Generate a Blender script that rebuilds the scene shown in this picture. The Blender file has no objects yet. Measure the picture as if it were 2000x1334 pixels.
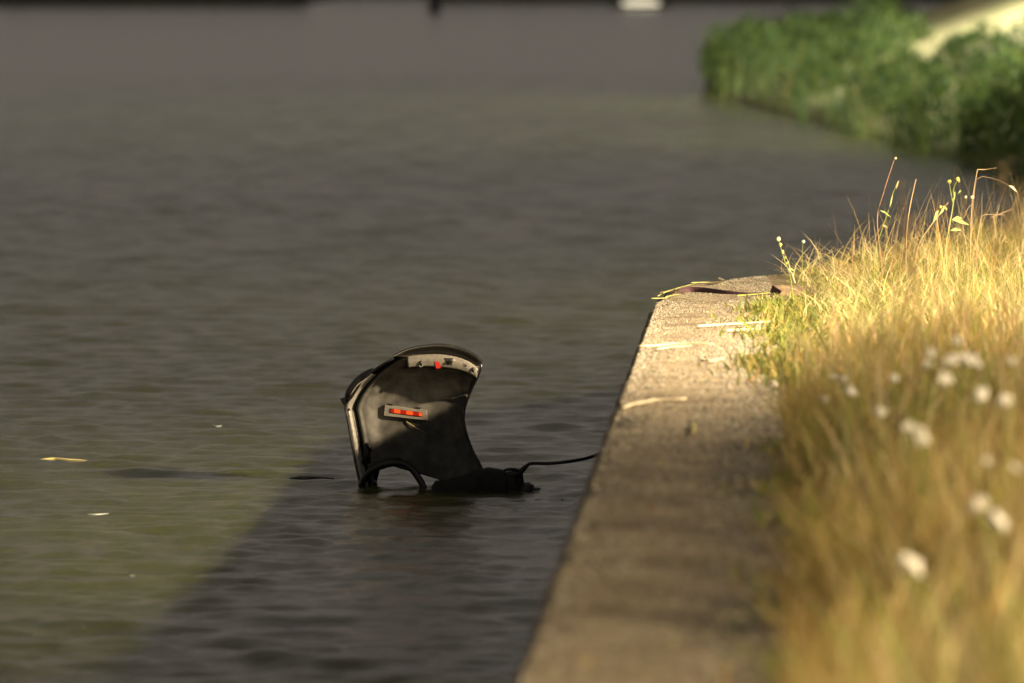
import bpy, math, random
import numpy as np
from mathutils import Vector

# ------------------------------------------------------------------ camera
SC = bpy.context.scene
COL = SC.collection
R = math.radians
HC = 5.3                     # eye height above the water
LENS = 250.0
F = 2000.0 * LENS / 36.0     # focal length in photograph pixels
PITCH = math.atan(777.0 / F)
cam_d = bpy.data.cameras.new('camera')
cam = bpy.data.objects.new('camera', cam_d)
COL.objects.link(cam)
cam.location = (0, 0, HC)
cam.rotation_euler = (R(90) - PITCH, 0, 0)
cam_d.lens = LENS
cam_d.sensor_width = 36.0
cam_d.clip_start = 0.5
cam_d.clip_end = 6000
cam_d.dof.use_dof = True
cam_d.dof.focus_distance = 70.5
cam_d.dof.aperture_fstop = 1.5
SC.camera = cam
SC.render.resolution_x, SC.render.resolution_y = 1024, 683

# ------------------------------------------------------------------ night sky, faint moon
w = bpy.data.worlds.new('World'); SC.world = w; w.use_nodes = True
nt = w.node_tree; nt.nodes.clear()
wo = nt.nodes.new('ShaderNodeOutputWorld')
sky = nt.nodes.new('ShaderNodeTexSky'); sky.sky_type = 'NISHITA'; sky.sun_disc = False
sky.sun_elevation = R(-4); sky.sun_rotation = R(60)
b1 = nt.nodes.new('ShaderNodeBackground'); b1.inputs[1].default_value = 0.05
nt.links.new(sky.outputs[0], b1.inputs[0])
b2 = nt.nodes.new('ShaderNodeBackground')      # even glow of the town on a hazy night sky
b2.inputs[0].default_value = (0.205, 0.182, 0.158, 1); b2.inputs[1].default_value = 0.98
ad = nt.nodes.new('ShaderNodeAddShader')
nt.links.new(b1.outputs[0], ad.inputs[0]); nt.links.new(b2.outputs[0], ad.inputs[1])
nt.links.new(ad.outputs[0], wo.inputs[0])
sun_d = bpy.data.lights.new('moon', 'SUN'); sun_d.energy = 0.02; sun_d.angle = R(10)
sun_d.color = (1, .93, .85)
sun = bpy.data.objects.new('moon', sun_d); COL.objects.link(sun)
sun.rotation_euler = (R(50), 0, R(30)); sun.location = (0, 0, 60)

LAMP_POS = Vector((13.6, 59.6, 7.9))      # head of the street lamp on the quay
LAMP_W = 105000.0
LAMP2_W = 60000.0
LAMP4_W = 60000.0
LAMP5_W = 300000.0
LAMP3_W = 50000.0
SC.view_settings.view_transform = 'Standard'
SC.view_settings.look = 'None'
SC.view_settings.exposure = 0.0
SC.view_settings.gamma = 1.0

# ------------------------------------------------------------------ helpers
rng = np.random.default_rng(7)
random.seed(7)
CP, SP = math.cos(PITCH), math.sin(PITCH)

def ray(px, py):
    u = (px - 1000.0) / F; v = (667.0 - py) / F
    return Vector((u, CP + v * SP, -SP + v * CP))

def at(px, py, Y):           # point on that sight line at distance Y ahead
    d = ray(px, py); t = Y / d.y
    return Vector((d.x * t, Y, HC + d.z * t))

def on(px, py, z):           # point where that sight line meets the level z
    d = ray(px, py); t = (z - HC) / d.z
    return Vector((d.x * t, d.y * t, z))

def N(m): return m.node_tree.nodes
def L(m, a, b): m.node_tree.links.new(a, b)

def mat(name, col, rough=0.6, metal=0.0, spec=0.5, noise=None, bump=None, coat=0.0, attr=None,
        transl=0.0, emit=None, coord='Object'):
    """col base colour; noise (scale, detail, col2, lo, hi); bump (scale, strength, distance)"""
    m = bpy.data.materials.new(name); m.use_nodes = True
    n = N(m); p = n['Principled BSDF']
    p.inputs['Base Color'].default_value = (*col, 1)
    p.inputs['Roughness'].default_value = rough
    p.inputs['Metallic'].default_value = metal
    p.inputs['Specular IOR Level'].default_value = spec
    p.inputs['Coat Weight'].default_value = coat
    tc = n.new('ShaderNodeTexCoord')
    src = None
    if attr:
        a = n.new('ShaderNodeAttribute'); a.attribute_name = attr
        src = a.outputs['Color']; L(m, src, p.inputs['Base Color'])
    if noise:
        sc, det, c2, lo, hi = noise
        t = n.new('ShaderNodeTexNoise'); t.inputs['Scale'].default_value = sc; t.inputs['Detail'].default_value = det
        L(m, tc.outputs[coord], t.inputs['Vector'])
        r = n.new('ShaderNodeMapRange'); r.inputs[1].default_value = lo; r.inputs[2].default_value = hi
        L(m, t.outputs[0], r.inputs[0])
        mx = n.new('ShaderNodeMix'); mx.data_type = 'RGBA'
        L(m, r.outputs[0], mx.inputs[0])
        mx.inputs[6].default_value = (*col, 1); mx.inputs[7].default_value = (*c2, 1)
        if src: L(m, src, mx.inputs[6])
        src = mx.outputs[2]; L(m, src, p.inputs['Base Color'])
    if bump:
        t = n.new('ShaderNodeTexNoise'); t.inputs['Scale'].default_value = bump[0]; t.inputs['Detail'].default_value = 4
        L(m, tc.outputs[coord], t.inputs['Vector'])
        bn = n.new('ShaderNodeBump'); bn.inputs['Strength'].default_value = bump[1]; bn.inputs['Distance'].default_value = bump[2]
        L(m, t.outputs[0], bn.inputs['Height']); L(m, bn.outputs[0], p.inputs['Normal'])
    if transl:
        tr = n.new('ShaderNodeBsdfTranslucent')
        if src: L(m, src, tr.inputs[0])
        else: tr.inputs[0].default_value = (*col, 1)
        ms = n.new('ShaderNodeMixShader'); ms.inputs[0].default_value = transl
        L(m, p.outputs[0], ms.inputs[1]); L(m, tr.outputs[0], ms.inputs[2])
        L(m, ms.outputs[0], n['Material Output'].inputs[0])
    if emit:
        p.inputs['Emission Color'].default_value = (*emit[0], 1); p.inputs['Emission Strength'].default_value = emit[1]
    return m

def mesh(name, V, Fc, smooth=True):
    me = bpy.data.meshes.new(name)
    me.from_pydata([tuple(v) for v in V], [], Fc)
    if smooth: me.polygons.foreach_set('use_smooth', [True] * len(me.polygons))
    me.update()
    return me

def tag(o, label=None, cat=None, group=None, kind=None):
    if label: o['label'] = label
    if cat: o['category'] = cat
    if group: o['group'] = group
    if kind: o['kind'] = kind
    return o

def empty(name, loc, label, cat, group=None):
    o = bpy.data.objects.new(name, None); COL.objects.link(o)
    o.location = loc; o.empty_display_size = .1
    return tag(o, label, cat, group)

def root_of(o):
    p = Vector((0, 0, 0))
    while o is not None:
        p += o.location; o = o.parent
    return p

def obj(name, VF, m, parent=None, smooth=True, origin=None):
    """VF = (verts in world coordinates, faces)"""
    V, Fc = VF
    base = root_of(parent) if parent else (Vector(origin) if origin is not None else Vector((0, 0, 0)))
    me = mesh(name, [Vector(v) - base for v in V], Fc, smooth)
    me.materials.append(m)
    o = bpy.data.objects.new(name, me); COL.objects.link(o)
    if parent: o.parent = parent
    elif origin is not None: o.location = base
    return o

def join(*parts):
    V, Fc = [], []
    for v, f in parts:
        k = len(V); V += list(v); Fc += [tuple(i + k for i in q) for q in f]
    return V, Fc

def cat_rom(pts, n):
    """n samples along a smooth curve through pts (any dimension)"""
    P = np.array([list(p) for p in pts], float)
    P = np.vstack([2 * P[0] - P[1], P, 2 * P[-1] - P[-2]])
    out = []
    for t in np.linspace(0, len(pts) - 1, n):
        i = min(int(t), len(pts) - 2); f = t - i
        a, b, c, d = P[i], P[i + 1], P[i + 2], P[i + 3]
        out.append(.5 * ((2 * b) + (-a + c) * f + (2 * a - 5 * b + 4 * c - d) * f * f + (-a + 3 * b - 3 * c + d) * f ** 3))
    return np.array(out)

def tube(pts, rad, seg=8, flat=1.0, cap=True):
    pts = [Vector(p) for p in pts]
    n = len(pts)
    if not hasattr(rad, '__len__'): rad = [rad] * n
    V, Fc = [], []
    up0 = Vector((0, 0, 1))
    for i, p in enumerate(pts):
        t = (pts[min(i + 1, n - 1)] - pts[max(i - 1, 0)]).normalized()
        up = up0 if abs(t.dot(up0)) < .95 else Vector((0, 1, 0))
        s = t.cross(up).normalized(); u = s.cross(t)
        for k in range(seg):
            a = 2 * math.pi * k / seg
            V.append(p + rad[i] * (s * math.cos(a) + u * math.sin(a) * flat))
    for i in range(n - 1):
        for k in range(seg):
            k2 = (k + 1) % seg
            Fc.append((i * seg + k, i * seg + k2, (i + 1) * seg + k2, (i + 1) * seg + k))
    if cap:
        Fc.append(tuple(range(seg))[::-1]); Fc.append(tuple((n - 1) * seg + k for k in range(seg)))
    return V, Fc

def grid(rows):
    """rows of equal length -> sheet"""
    V = [Vector(p) for r in rows for p in r]; c = len(rows[0])
    Fc = [(i * c + j, i * c + j + 1, (i + 1) * c + j + 1, (i + 1) * c + j) for i in range(len(rows) - 1) for j in range(c - 1)]
    return V, Fc

def hexa(front, back):
    """two quads (same order) -> closed block"""
    V = list(front) + list(back)
    return V, [(0, 1, 2, 3), (7, 6, 5, 4), (0, 4, 5, 1), (1, 5, 6, 2), (2, 6, 7, 3), (3, 7, 4, 0)]

def box(c, s, rz=0.0):
    c = Vector(c); ca, sa = math.cos(rz), math.sin(rz)
    V = []
    for dz in (-1, 1):
        for dx, dy in ((-1, -1), (1, -1), (1, 1), (-1, 1)):
            x, y = dx * s[0] / 2, dy * s[1] / 2
            V.append(c + Vector((x * ca - y * sa, x * sa + y * ca, dz * s[2] / 2)))
    return V, [(3, 2, 1, 0), (4, 5, 6, 7), (0, 1, 5, 4), (1, 2, 6, 5), (2, 3, 7, 6), (3, 0, 4, 7)]

def blob(c, r, seg=10, rings=7, jit=.15, seed=0):
    rr = random.Random(seed); c = Vector(c); V, Fc = [], []
    V.append(c + Vector((0, 0, r[2])))
    for i in range(1, rings):
        ph = math.pi * i / rings
        for k in range(seg):
            a = 2 * math.pi * k / seg; j = 1 + rr.uniform(-jit, jit)
            V.append(c + Vector((r[0] * math.sin(ph) * math.cos(a) * j, r[1] * math.sin(ph) * math.sin(a) * j, r[2] * math.cos(ph) * j)))
    V.append(c - Vector((0, 0, r[2])))
    for k in range(seg): Fc.append((0, 1 + k, 1 + (k + 1) % seg))
    for i in range(rings - 2):
        for k in range(seg):
            a, b = 1 + i * seg + k, 1 + i * seg + (k + 1) % seg
            Fc.append((a, a + seg, b + seg, b))
    e = len(V) - 1; s = 1 + (rings - 2) * seg
    for k in range(seg): Fc.append((e, s + (k + 1) % seg, s + k))
    return V, Fc

# ------------------------------------------------------------------ water
H = 1.77                                   # quay above the water
CORNER = on(1277, 592, H)
NEAR = on(1003, 1340, H)
EDIR = (CORNER - NEAR).normalized()        # along the quay edge
ENRM = Vector((EDIR.y, -EDIR.x, 0))        # to landward

def edge_at(y):
    t = (y - NEAR.y) / (CORNER.y - NEAR.y)
    return NEAR.x + t * (CORNER.x - NEAR.x)

def water_mat():
    m = bpy.data.materials.new('murky_water'); m.use_nodes = True
    n = N(m); p = n['Principled BSDF']
    p.inputs['Roughness'].default_value = 0.12
    p.inputs['IOR'].default_value = 1.333
    p.inputs['Subsurface Weight'].default_value = 1.0      # light scatters through the silt
    p.inputs['Subsurface Radius'].default_value = (.8, 1.0, .4)
    p.inputs['Subsurface Scale'].default_value = .45
    tc = n.new('ShaderNodeTexCoord')
    t = n.new('ShaderNodeTexNoise'); t.inputs['Scale'].default_value = .35; t.inputs['Detail'].default_value = 3
    L(m, tc.outputs['Object'], t.inputs['Vector'])
    cr = n.new('ShaderNodeMix'); cr.data_type = 'RGBA'
    cr.inputs[6].default_value = (.032, .036, .0065, 1); cr.inputs[7].default_value = (.042, .048, .009, 1)
    L(m, t.outputs[0], cr.inputs[0]); L(m, cr.outputs[2], p.inputs['Base Color'])
    mp = n.new('ShaderNodeMapping'); mp.inputs['Scale'].default_value = (.8, 1.0, 1)
    L(m, tc.outputs['Object'], mp.inputs[0])
    nb = n.new('ShaderNodeTexNoise'); nb.inputs['Scale'].default_value = 4.6; nb.inputs['Detail'].default_value = 6
    nb.inputs['Roughness'].default_value = .6
    L(m, mp.outputs[0], nb.inputs['Vector'])
    bn = n.new('ShaderNodeBump'); bn.inputs['Strength'].default_value = .62; bn.inputs['Distance'].default_value = .05
    L(m, nb.outputs[0], bn.inputs['Height']); L(m, bn.outputs[0], p.inputs['Normal'])
    return m
M_WATER = water_mat()

def axis(dense0, dense1, step, lo, hi, grow):
    c = list(np.arange(dense0, dense1 + 1e-6, step))
    s = step; v = dense1; up = []
    while v < hi: s *= grow; v += s; up.append(v)
    s = step; v = dense0; dn = []
    while v > lo: s *= grow; v -= s; dn.append(v)
    a = np.array(dn[::-1] + c + up)
    return a, np.gradient(a)

xs, dx = axis(-12, 7, .075, -1500, 1500, 1.09)
yv, st_ = [30.0], .05
while yv[-1] < 4200: yv.append(yv[-1] + st_); st_ *= 1.0013 if yv[-1] < 290 else 1.03
bk_, st_ = [30.0], .05
while bk_[-1] > -400: st_ *= 1.12; bk_.append(bk_[-1] - st_)
ys = np.array(bk_[:0:-1] + yv); dy = np.gradient(ys)
X, Y = np.meshgrid(xs, ys); DX, DY = np.meshgrid(dx, dy)
Z = np.zeros_like(X); rw = np.random.default_rng(3)
for k in range(64):
    lam = .17 * (1.9 / .17) ** rw.random()
    th = rw.normal(R(75), .75); amp = .0043 * lam ** .62
    kx, ky = 2 * math.pi / lam * math.cos(th), 2 * math.pi / lam * math.sin(th)
    fx = np.clip(1.4 - 3.2 * np.abs(DX * math.cos(th)) / lam, 0, 1); fy = np.clip(1.4 - 3.2 * np.abs(DY * math.sin(th)) / lam, 0, 1)
    env = .75 + .55 * np.sin(X * rw.normal(0, .5) + Y * rw.normal(0, .25) + rw.random() * 6)
    s = np.sin(kx * X + ky * Y + rw.random() * 6.28)
    Z += amp * fx * fy * env * (s + .25 * s * s)
nx, ny = len(xs), len(ys)
me = bpy.data.meshes.new('water')
co = np.stack([X, Y, Z], -1).reshape(-1, 3).astype(np.float32)
ii, jj = np.meshgrid(np.arange(ny - 1), np.arange(nx - 1), indexing='ij')
a = (ii * nx + jj).ravel()
fq = np.stack([a, a + 1, a + nx + 1, a + nx], -1).astype(np.int32)
def fast_mesh(me, co, fq):
    me.vertices.add(len(co)); me.vertices.foreach_set('co', np.ascontiguousarray(co, np.float32).ravel())
    me.loops.add(fq.size); me.loops.foreach_set('vertex_index', np.ascontiguousarray(fq, np.int32).ravel())
    me.polygons.add(len(fq)); me.polygons.foreach_set('loop_start', np.arange(0, fq.size, 4, dtype=np.int32))
    me.polygons.foreach_set('use_smooth', np.ones(len(fq), bool))
    me.update(calc_edges=True)
fast_mesh(me, co, fq)
me.materials.append(M_WATER)
water = bpy.data.objects.new('water', me); COL.objects.link(water); tag(water, kind='structure')

# ------------------------------------------------------------------ quay
def concrete():
    m = bpy.data.materials.new('old_concrete'); m.use_nodes = True
    n = N(m); p = n['Principled BSDF']; p.inputs['Roughness'].default_value = .85; p.inputs['Specular IOR Level'].default_value = .3
    tc = n.new('ShaderNodeTexCoord')
    def noise(s, d):
        t = n.new('ShaderNodeTexNoise'); t.inputs['Scale'].default_value = s; t.inputs['Detail'].default_value = d
        L(m, tc.outputs['Object'], t.inputs['Vector']); return t
    a = noise(1.3, 5); b = noise(28, 3); c = noise(90, 2)
    r = n.new('ShaderNodeValToRGB'); r.color_ramp.elements[0].position = .3; r.color_ramp.elements[0].color = (.17, .132, .085, 1)
    r.color_ramp.elements[1].position = .7; r.color_ramp.elements[1].color = (.37, .31, .215, 1)
    L(m, a.outputs[0], r.inputs[0])
    r2 = n.new('ShaderNodeValToRGB'); r2.color_ramp.elements[0].position = .38; r2.color_ramp.elements[0].color = (.42, .40, .36, 1)
    r2.color_ramp.elements[1].position = .6; r2.color_ramp.elements[1].color = (1.25, 1.22, 1.15, 1)
    L(m, b.outputs[0], r2.inputs[0])
    mx = n.new('ShaderNodeMix'); mx.data_type = 'RGBA'; mx.blend_type = 'MULTIPLY'; mx.inputs[0].default_value = .85
    L(m, r.outputs[0], mx.inputs[6]); L(m, r2.outputs[0], mx.inputs[7]); L(m, mx.outputs[2], p.inputs['Base Color'])
    add = n.new('ShaderNodeMath'); L(m, b.outputs[0], add.inputs[0]); L(m, c.outputs[0], add.inputs[1])
    bn = n.new('ShaderNodeBump'); bn.inputs['Strength'].default_value = .9; bn.inputs['Distance'].default_value = .02
    L(m, add.outputs[0], bn.inputs['Height']); L(m, bn.outputs[0], p.inputs['Normal'])
    return m
M_CONC = concrete()
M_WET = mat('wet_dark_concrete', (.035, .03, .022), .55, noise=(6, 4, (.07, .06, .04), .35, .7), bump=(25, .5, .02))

B1 = on(1430, 545, H); B2 = on(1640, 521, H); B3 = on(1905, 483, H)
edge_pts = []
for y in np.arange(-40, CORNER.y - 1.2, .35):
    edge_pts.append(Vector((edge_at(y), y, H)))
c0 = Vector((edge_at(CORNER.y - 1.3), CORNER.y - 1.3, H))
arc = [c0, Vector((CORNER.x + .03, CORNER.y - .35, H)), on(1296, 572, H), on(1345, 556, H), B1]
edge_pts += [Vector(p) for p in cat_rom(arc, 16)]
edge_pts += [Vector(p) for p in cat_rom([B1, B2, B3, B3 + Vector((5, 9, 0)), B3 + Vector((30, 40, 0)), B3 + Vector((60, 62, 0))], 140)][1:]
prof = [(-.035, -3.0), (-.03, -.10), (-.022, -.045), (.0, -.014), (.035, -.002), (.11, 0.0), (.35, .004), (.75, .002), (1.25, -.004), (2.2, -.05)]
rows = []
for i, p in enumerate(edge_pts):
    t = (edge_pts[min(i + 1, len(edge_pts) - 1)] - edge_pts[max(i - 1, 0)]).normalized()
    nrm = Vector((t.y, -t.x, 0))
    wr = (random.random() - .5)
    chip = max(0, random.gauss(0, 1) - 1.3) * .05
    row = []
    for k, (o, z) in enumerate(prof):
        oo = o + (wr * .03 + chip if 1 <= k <= 4 else 0)
        zz = z - (chip * .8 if 2 <= k <= 4 else 0) + (random.uniform(-.004, .004) if k > 4 else 0)
        row.append(p + nrm * oo + Vector((0, 0, zz)))
    rows.append(row)
quay = obj('quay', grid([r[1:] for r in rows]), M_CONC); tag(quay, kind='structure')
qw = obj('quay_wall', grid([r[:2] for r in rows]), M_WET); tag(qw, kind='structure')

# soil behind the concrete strip, gently humped
M_SOIL = mat('soil', (.06, .045, .022), .95, noise=(3, 5, (.11, .08, .035), .3, .7), bump=(9, .6, .05))
def ground_z(x, y):
    e = edge_at(min(y, CORNER.y)) + 1.2
    d = max(0, x - e)
    z = H - .03 + .10 * (1 - math.exp(-d / 1.5)) + .03 * math.sin(x * 1.7 + y * .6) * min(1, d)
    return z + max(0, d - 8) * .012
rows = []
for i, p in enumerate(edge_pts):
    t = (edge_pts[min(i + 1, len(edge_pts) - 1)] - edge_pts[max(i - 1, 0)]).normalized()
    nrm = Vector((t.y, -t.x, 0)) if p.y < CORNER.y - 1 else Vector((.94, -.34, 0))
    if p.y > CORNER.y + 25: nrm = Vector((.99, -.1, 0))
    row = []
    for o in (1.2, 1.5, 2.0, 2.8, 4, 6, 9, 14, 22, 40, 90):
        q = p + nrm * o
        row.append(Vector((q.x, q.y, ground_z(q.x, q.y) - (.02 if o < 1.3 else 0))))
    rows.append(row)
soil = obj('ground', grid(rows), M_SOIL); tag(soil, kind='structure')

# ------------------------------------------------------------------ far banks
M_BANK = mat('far_bank_earth', (.03, .032, .018), .95, noise=(.3, 4, (.05, .05, .025), .3, .7))
def bank(name, line, prof, m, kind='structure', direc=None):
    rows = []
    for i, p in enumerate(line):
        t = (line[min(i + 1, len(line) - 1)] - line[max(i - 1, 0)]).normalized()
        nrm = direc if direc else Vector((-t.y, t.x, 0))
        rows.append([p + nrm * o + Vector((0, 0, z + (random.uniform(-.1, .1) if z > .3 else 0))) for o, z in prof])
    o = obj(name, grid(rows), m); tag(o, kind=kind); return o
yL, yI, yR = on(300, 9, 0).y, 720.0, on(1100, 3, 0).y
xl = on(585, 9, 0).x; xr = (850 - 1000) * yR / F
far_line = [Vector((x, yL, 0)) for x in np.linspace(-900, xl, 60)]
far_line += [Vector((xl + 1, yL + 20, 0)), Vector((xl + 2, yI, 0)), Vector((xr - 1, yI, 0)), Vector((xr, yR + 20, 0))]
far_line += [Vector((x, yR, 0)) for x in np.linspace(xr, 900, 60)]
bank('far_bank', far_line, [(0, -1.0), (.1, .35), (1.2, .8), (6, 1.6), (30, 2.2), (300, 3)], M_BANK)

# reed bank on the right
s0, s1, s2, s3 = on(1418, 184, 0), on(1700, 268, 0), on(2000, 343, 0), on(2250, 405, 0)
back0 = Vector((s0.x + 1.0, s0.y + 60, 0))
reed_line = [Vector(p) for p in cat_rom([s3 + Vector((9, -12, 0)), s3, s2, s1, s0, back0 + Vector((6, 0, 0)), back0 + Vector((60, 200, 0))], 60)]
M_LITGR = mat('dry_bank_grass', (.42, .36, .18), .95, noise=(.8, 5, (.12, .15, .04), .35, .7), bump=(5, .6, .1))
bank('reed_bank', reed_line[::-1], [(0, -1.0), (.1, .1), (2, .5), (6, 1.6), (11, 3.2), (18, 4.4), (45, 4.9), (90, 5.0)], M_LITGR, direc=Vector((.93, .37, 0)))

# ------------------------------------------------------------------ blades (grass and reeds)
def blades(name, base, height, width, lean, color, m, segs=3, curl=.5, label=None, cat=None, double=False):
    """base (n,3), height (n), width (n), lean (n,2) horizontal offset of the tip, color (n,3)"""
    n = len(base)
    az = rng.random(n) * math.pi
    side = np.stack([np.cos(az), np.sin(az) * .35, np.zeros(n)], -1)      # blade faces
    co = np.zeros((n, segs + 1, 2, 3), np.float32)
    for k in range(segs + 1):
        t = k / segs
        c = base.copy()
        c[:, 2] += height * (t - curl * .25 * t * t)
        c[:, :2] += lean * (t ** 1.8)[..., None] if np.ndim(t) else lean * t ** 1.8
        wd = width * (1 - t) ** .6 * .5 + width * .04
        co[:, k, 0] = c - side * wd[:, None]; co[:, k, 1] = c + side * wd[:, None]
    st = (segs + 1) * 2
    b = (np.arange(n) * st)[:, None]
    f = np.concatenate([np.stack([b + 2 * k, b + 2 * k + 1, b + 2 * k + 3, b + 2 * k + 2], -1) for k in range(segs)], 1).reshape(-1, 4)
    me = bpy.data.meshes.new(name); fast_mesh(me, co.reshape(-1, 3), f)
    ca = me.color_attributes.new('tint', 'FLOAT_COLOR', 'POINT')
    cc = np.ones((n, st, 4), np.float32); cc[:, :, :3] = color[:, None, :]
    ca.data.foreach_set('color', cc.ravel())
    me.materials.append(m)
    o = bpy.data.objects.new(name, me); COL.objects.link(o)
    tag(o, label, cat, kind='stuff'); return o

M_GRASS = mat('grass', (.3, .3, .1), .6, attr='tint', transl=.3, spec=.25)
M_REED = mat('reed_leaf', (.1, .2, .05), .6, attr='tint', transl=.3, spec=.25)
def palette(cols, wts, n, var=.2):
    c = np.array(cols)[rng.choice(len(cols), n, p=np.array(wts) / sum(wts))]
    return np.clip(c * (1 + rng.normal(0, var, (n, 1))) * (1 + rng.normal(0, .06, (n, 3))), .01, .9)
STRAW, GOLD, BROWN, OLIVE, GREEN = (.50, .42, .22), (.45, .325, .105), (.29, .185, .065), (.24, .24, .06), (.15, .23, .04)
gz = np.vectorize(ground_z)
edge_np = lambda y: NEAR.x + (np.minimum(y, CORNER.y) - NEAR.y) / (CORNER.y - NEAR.y) * (CORNER.x - NEAR.x)

def back_limit(x):      # land ends behind the corner
    bx = np.array([CORNER.x, B1.x, B2.x, B3.x, B3.x + 5, B3.x + 30]); by = np.array([CORNER.y, B1.y, B2.y, B3.y, B3.y + 9, B3.y + 40])
    return np.interp(x, bx, by)

def field(n, y0, y1, d0, d1, margin=.25, power=1.0):
    y = y0 + (y1 - y0) * rng.random(n); d = d0 + (d1 - d0) * rng.random(n) ** power
    x = edge_np(y) + d
    # ragged margin towards the concrete
    rag = .10 * np.sin(y * 2.1) + .08 * np.sin(y * 5.3 + 1) + .05 * np.sin(y * 11)
    keep = (y < back_limit(x) - margin) & (d > d0 + rag + .1 * rng.random(n))
    x, y, d = x[keep], y[keep], d[keep]
    return np.stack([x, y, gz(x, y) - .02], -1), d

def patch(b, s=.6, ph=0.0):   # slow noise 0..1
    x, y = b[:, 0], b[:, 1]
    v = np.sin(x * s * 1.7 + y * s * .8 + ph) + np.sin(x * s * 3.1 - y * s * 1.3 + 2 * ph + 1) + np.sin(y * s * 2.3 + x * s + ph * 3)
    return np.clip(.5 + v / 5, 0, 1)

def clumps(b, sx, sy, seed):
    """a random number table looked up by the tuft a blade stands in"""
    jx = b[:, 0] + .12 * np.sin(b[:, 1] * 3.1) ; jy = b[:, 1] + .2 * np.sin(b[:, 0] * 4.3)
    key = (np.floor(jx / sx).astype(np.int64) * 73856093) ^ (np.floor(jy / sy).astype(np.int64) * 19349663)
    tab = np.random.default_rng(seed).random((4099, 5))
    return tab[key % 4099]
# short dense grass round the corner
b, d = field(105000, 60, 96, 1.22, 7.5)
n = len(b); q = patch(b, .9)
col = palette([STRAW, GOLD, OLIVE, GREEN], [.38, .18, .26, .18], n)
g = palette([GREEN, OLIVE, (.30, .33, .05)], [.3, .4, .3], n)
sel = rng.random(n) < np.clip(q * 1.2 - .35 + (d < 1.7) * .35, 0, .85); col[sel] = g[sel]
hh = (.10 + .22 * rng.random(n) ** 1.5) * np.clip(.5 + (d - 1.1) * .8, .5, 1.15) * (.7 + .6 * patch(b, .5, 2))
ck = clumps(b, .16, .4, 5)
hh *= (.4 + 1.05 * ck[:, 0]) * np.where(b[:, 1] > 70, np.interp(b[:, 0], [2.6, 3.4, 4.6], [.4, .62, 1]), 1); col = np.clip(col * (.35 + .75 * ck[:, 1:2]), 0, .8)
lean = rng.normal(0, .13, (n, 2)) + (ck[:, 2:4] - .5) * .5
blades('short_grass', b, hh, .005 + .006 * rng.random(n), lean, col, M_GRASS, 3,
       label='short bright yellow-green grass covering the ground behind the quay corner', cat='grass')
# tall dry grass nearer the camera
b, d = field(58000, 24, 61.5, 1.28, 7.0, power=1.15)
n = len(b); q = patch(b, .5, 4)
col = palette([STRAW, GOLD, BROWN, OLIVE], [.16, .36, .36, .12], n)
g = palette([GREEN, OLIVE, BROWN], [.4, .45, .15], n)
sel = rng.random(n) < np.clip(q * 1.3 - .55 + (d < 1.8) * .12, 0, .7); col[sel] = g[sel]
hh = (.30 + .70 * rng.random(n) ** 1.4) * np.clip(.42 + (d - 1.15) * .6, .35, 1.0) * np.interp(d, [2.8, 3.8], [1, .3]) * np.clip((62.5 - b[:, 1]) / 6, .3, 1) * (.75 + .5 * patch(b, .35, 1))
lean = rng.normal(0, .13, (n, 2)) + np.array([-.05, 0]); lean *= hh[:, None] * 1.6
ck = clumps(b, .3, .7, 9); lean += (ck[:, 2:4] - .5) * hh[:, None] * .9
big = clumps(b, .8, 2.3, 21); hh *= (.45 + .75 * ck[:, 0]) * (.7 + .5 * big[:, 0])
bias = palette([GOLD, STRAW, BROWN, OLIVE, GREEN], [.32, .12, .36, .10, .10], 4099)[(ck[:, 4] * 4098).astype(int)]
bias2 = palette([GOLD, BROWN, OLIVE, GREEN, STRAW], [.34, .36, .08, .16, .06], 4099)[(big[:, 4] * 4098).astype(int)]
col = np.clip((col * .35 + bias * .35 + bias2 * .3) * (.32 + 1.0 * ck[:, 1:2]), 0, .8)
blades('tall_grass', b, hh, .005 + .016 * rng.random(n) ** 2.2, lean, col, M_GRASS, 4,
       label='tall dry brown grass growing along the concrete strip', cat='grass')
# pale seed stems standing in the tall grass
b, d = field(2600, 26, 60, 1.35, 3.6); n = len(b)
hh = (.45 + .5 * rng.random(n)) * np.clip(.5 + (d - 1.2) * .6, .5, 1.05)
blades('seed_stems', b, hh, .012 + .014 * rng.random(n), rng.normal(0, .2, (n, 2)) + np.array([.03, 0]), palette([(.58, .48, .26), STRAW, GOLD, (.22, .27, .05)], [.35, .25, .2, .2], n), M_GRASS, 4,
       label='pale seed stems standing in the tall dry grass', cat='grass')
# fallen straw and thin dry stalks lying criss-cross over the short grass
b, d = field(5200, 60, 94, 1.4, 7.0)
n = len(b); th = rng.random(n) * 6.28; ln = .12 + .4 * rng.random(n)
b[:, 2] += .05 + .12 * rng.random(n)
blades('fallen_straw', b, .05 + .30 * rng.random(n) ** 2, .006 + .004 * rng.random(n), np.stack([np.cos(th), np.sin(th)], -1) * ln[:, None],
       palette([STRAW, (.68, .56, .28), GOLD], [.5, .3, .2], n), M_GRASS, 3, curl=.2, label='fallen pale straw lying criss-cross over the short grass', cat='straw')
b, d = field(3000, 63, 88, 1.6, 6.5, margin=.05); n = len(b); th = rng.normal(0, 1, (n, 2)) * .14
blades('thin_dry_stalks', b, (.22 + .75 * rng.random(n) ** 2.2) * np.interp(b[:, 0], [2.8, 3.4, 4.4], [.35, .6, 1.2]), .004 + .003 * rng.random(n), th * 1.3 + np.array([.06, 0]),
       palette([STRAW, GOLD, BROWN, OLIVE], [.3, .3, .25, .15], n), M_GRASS, 4, curl=.3, label='thin dry stalks standing up out of the short grass', cat='dry stalks')
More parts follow.
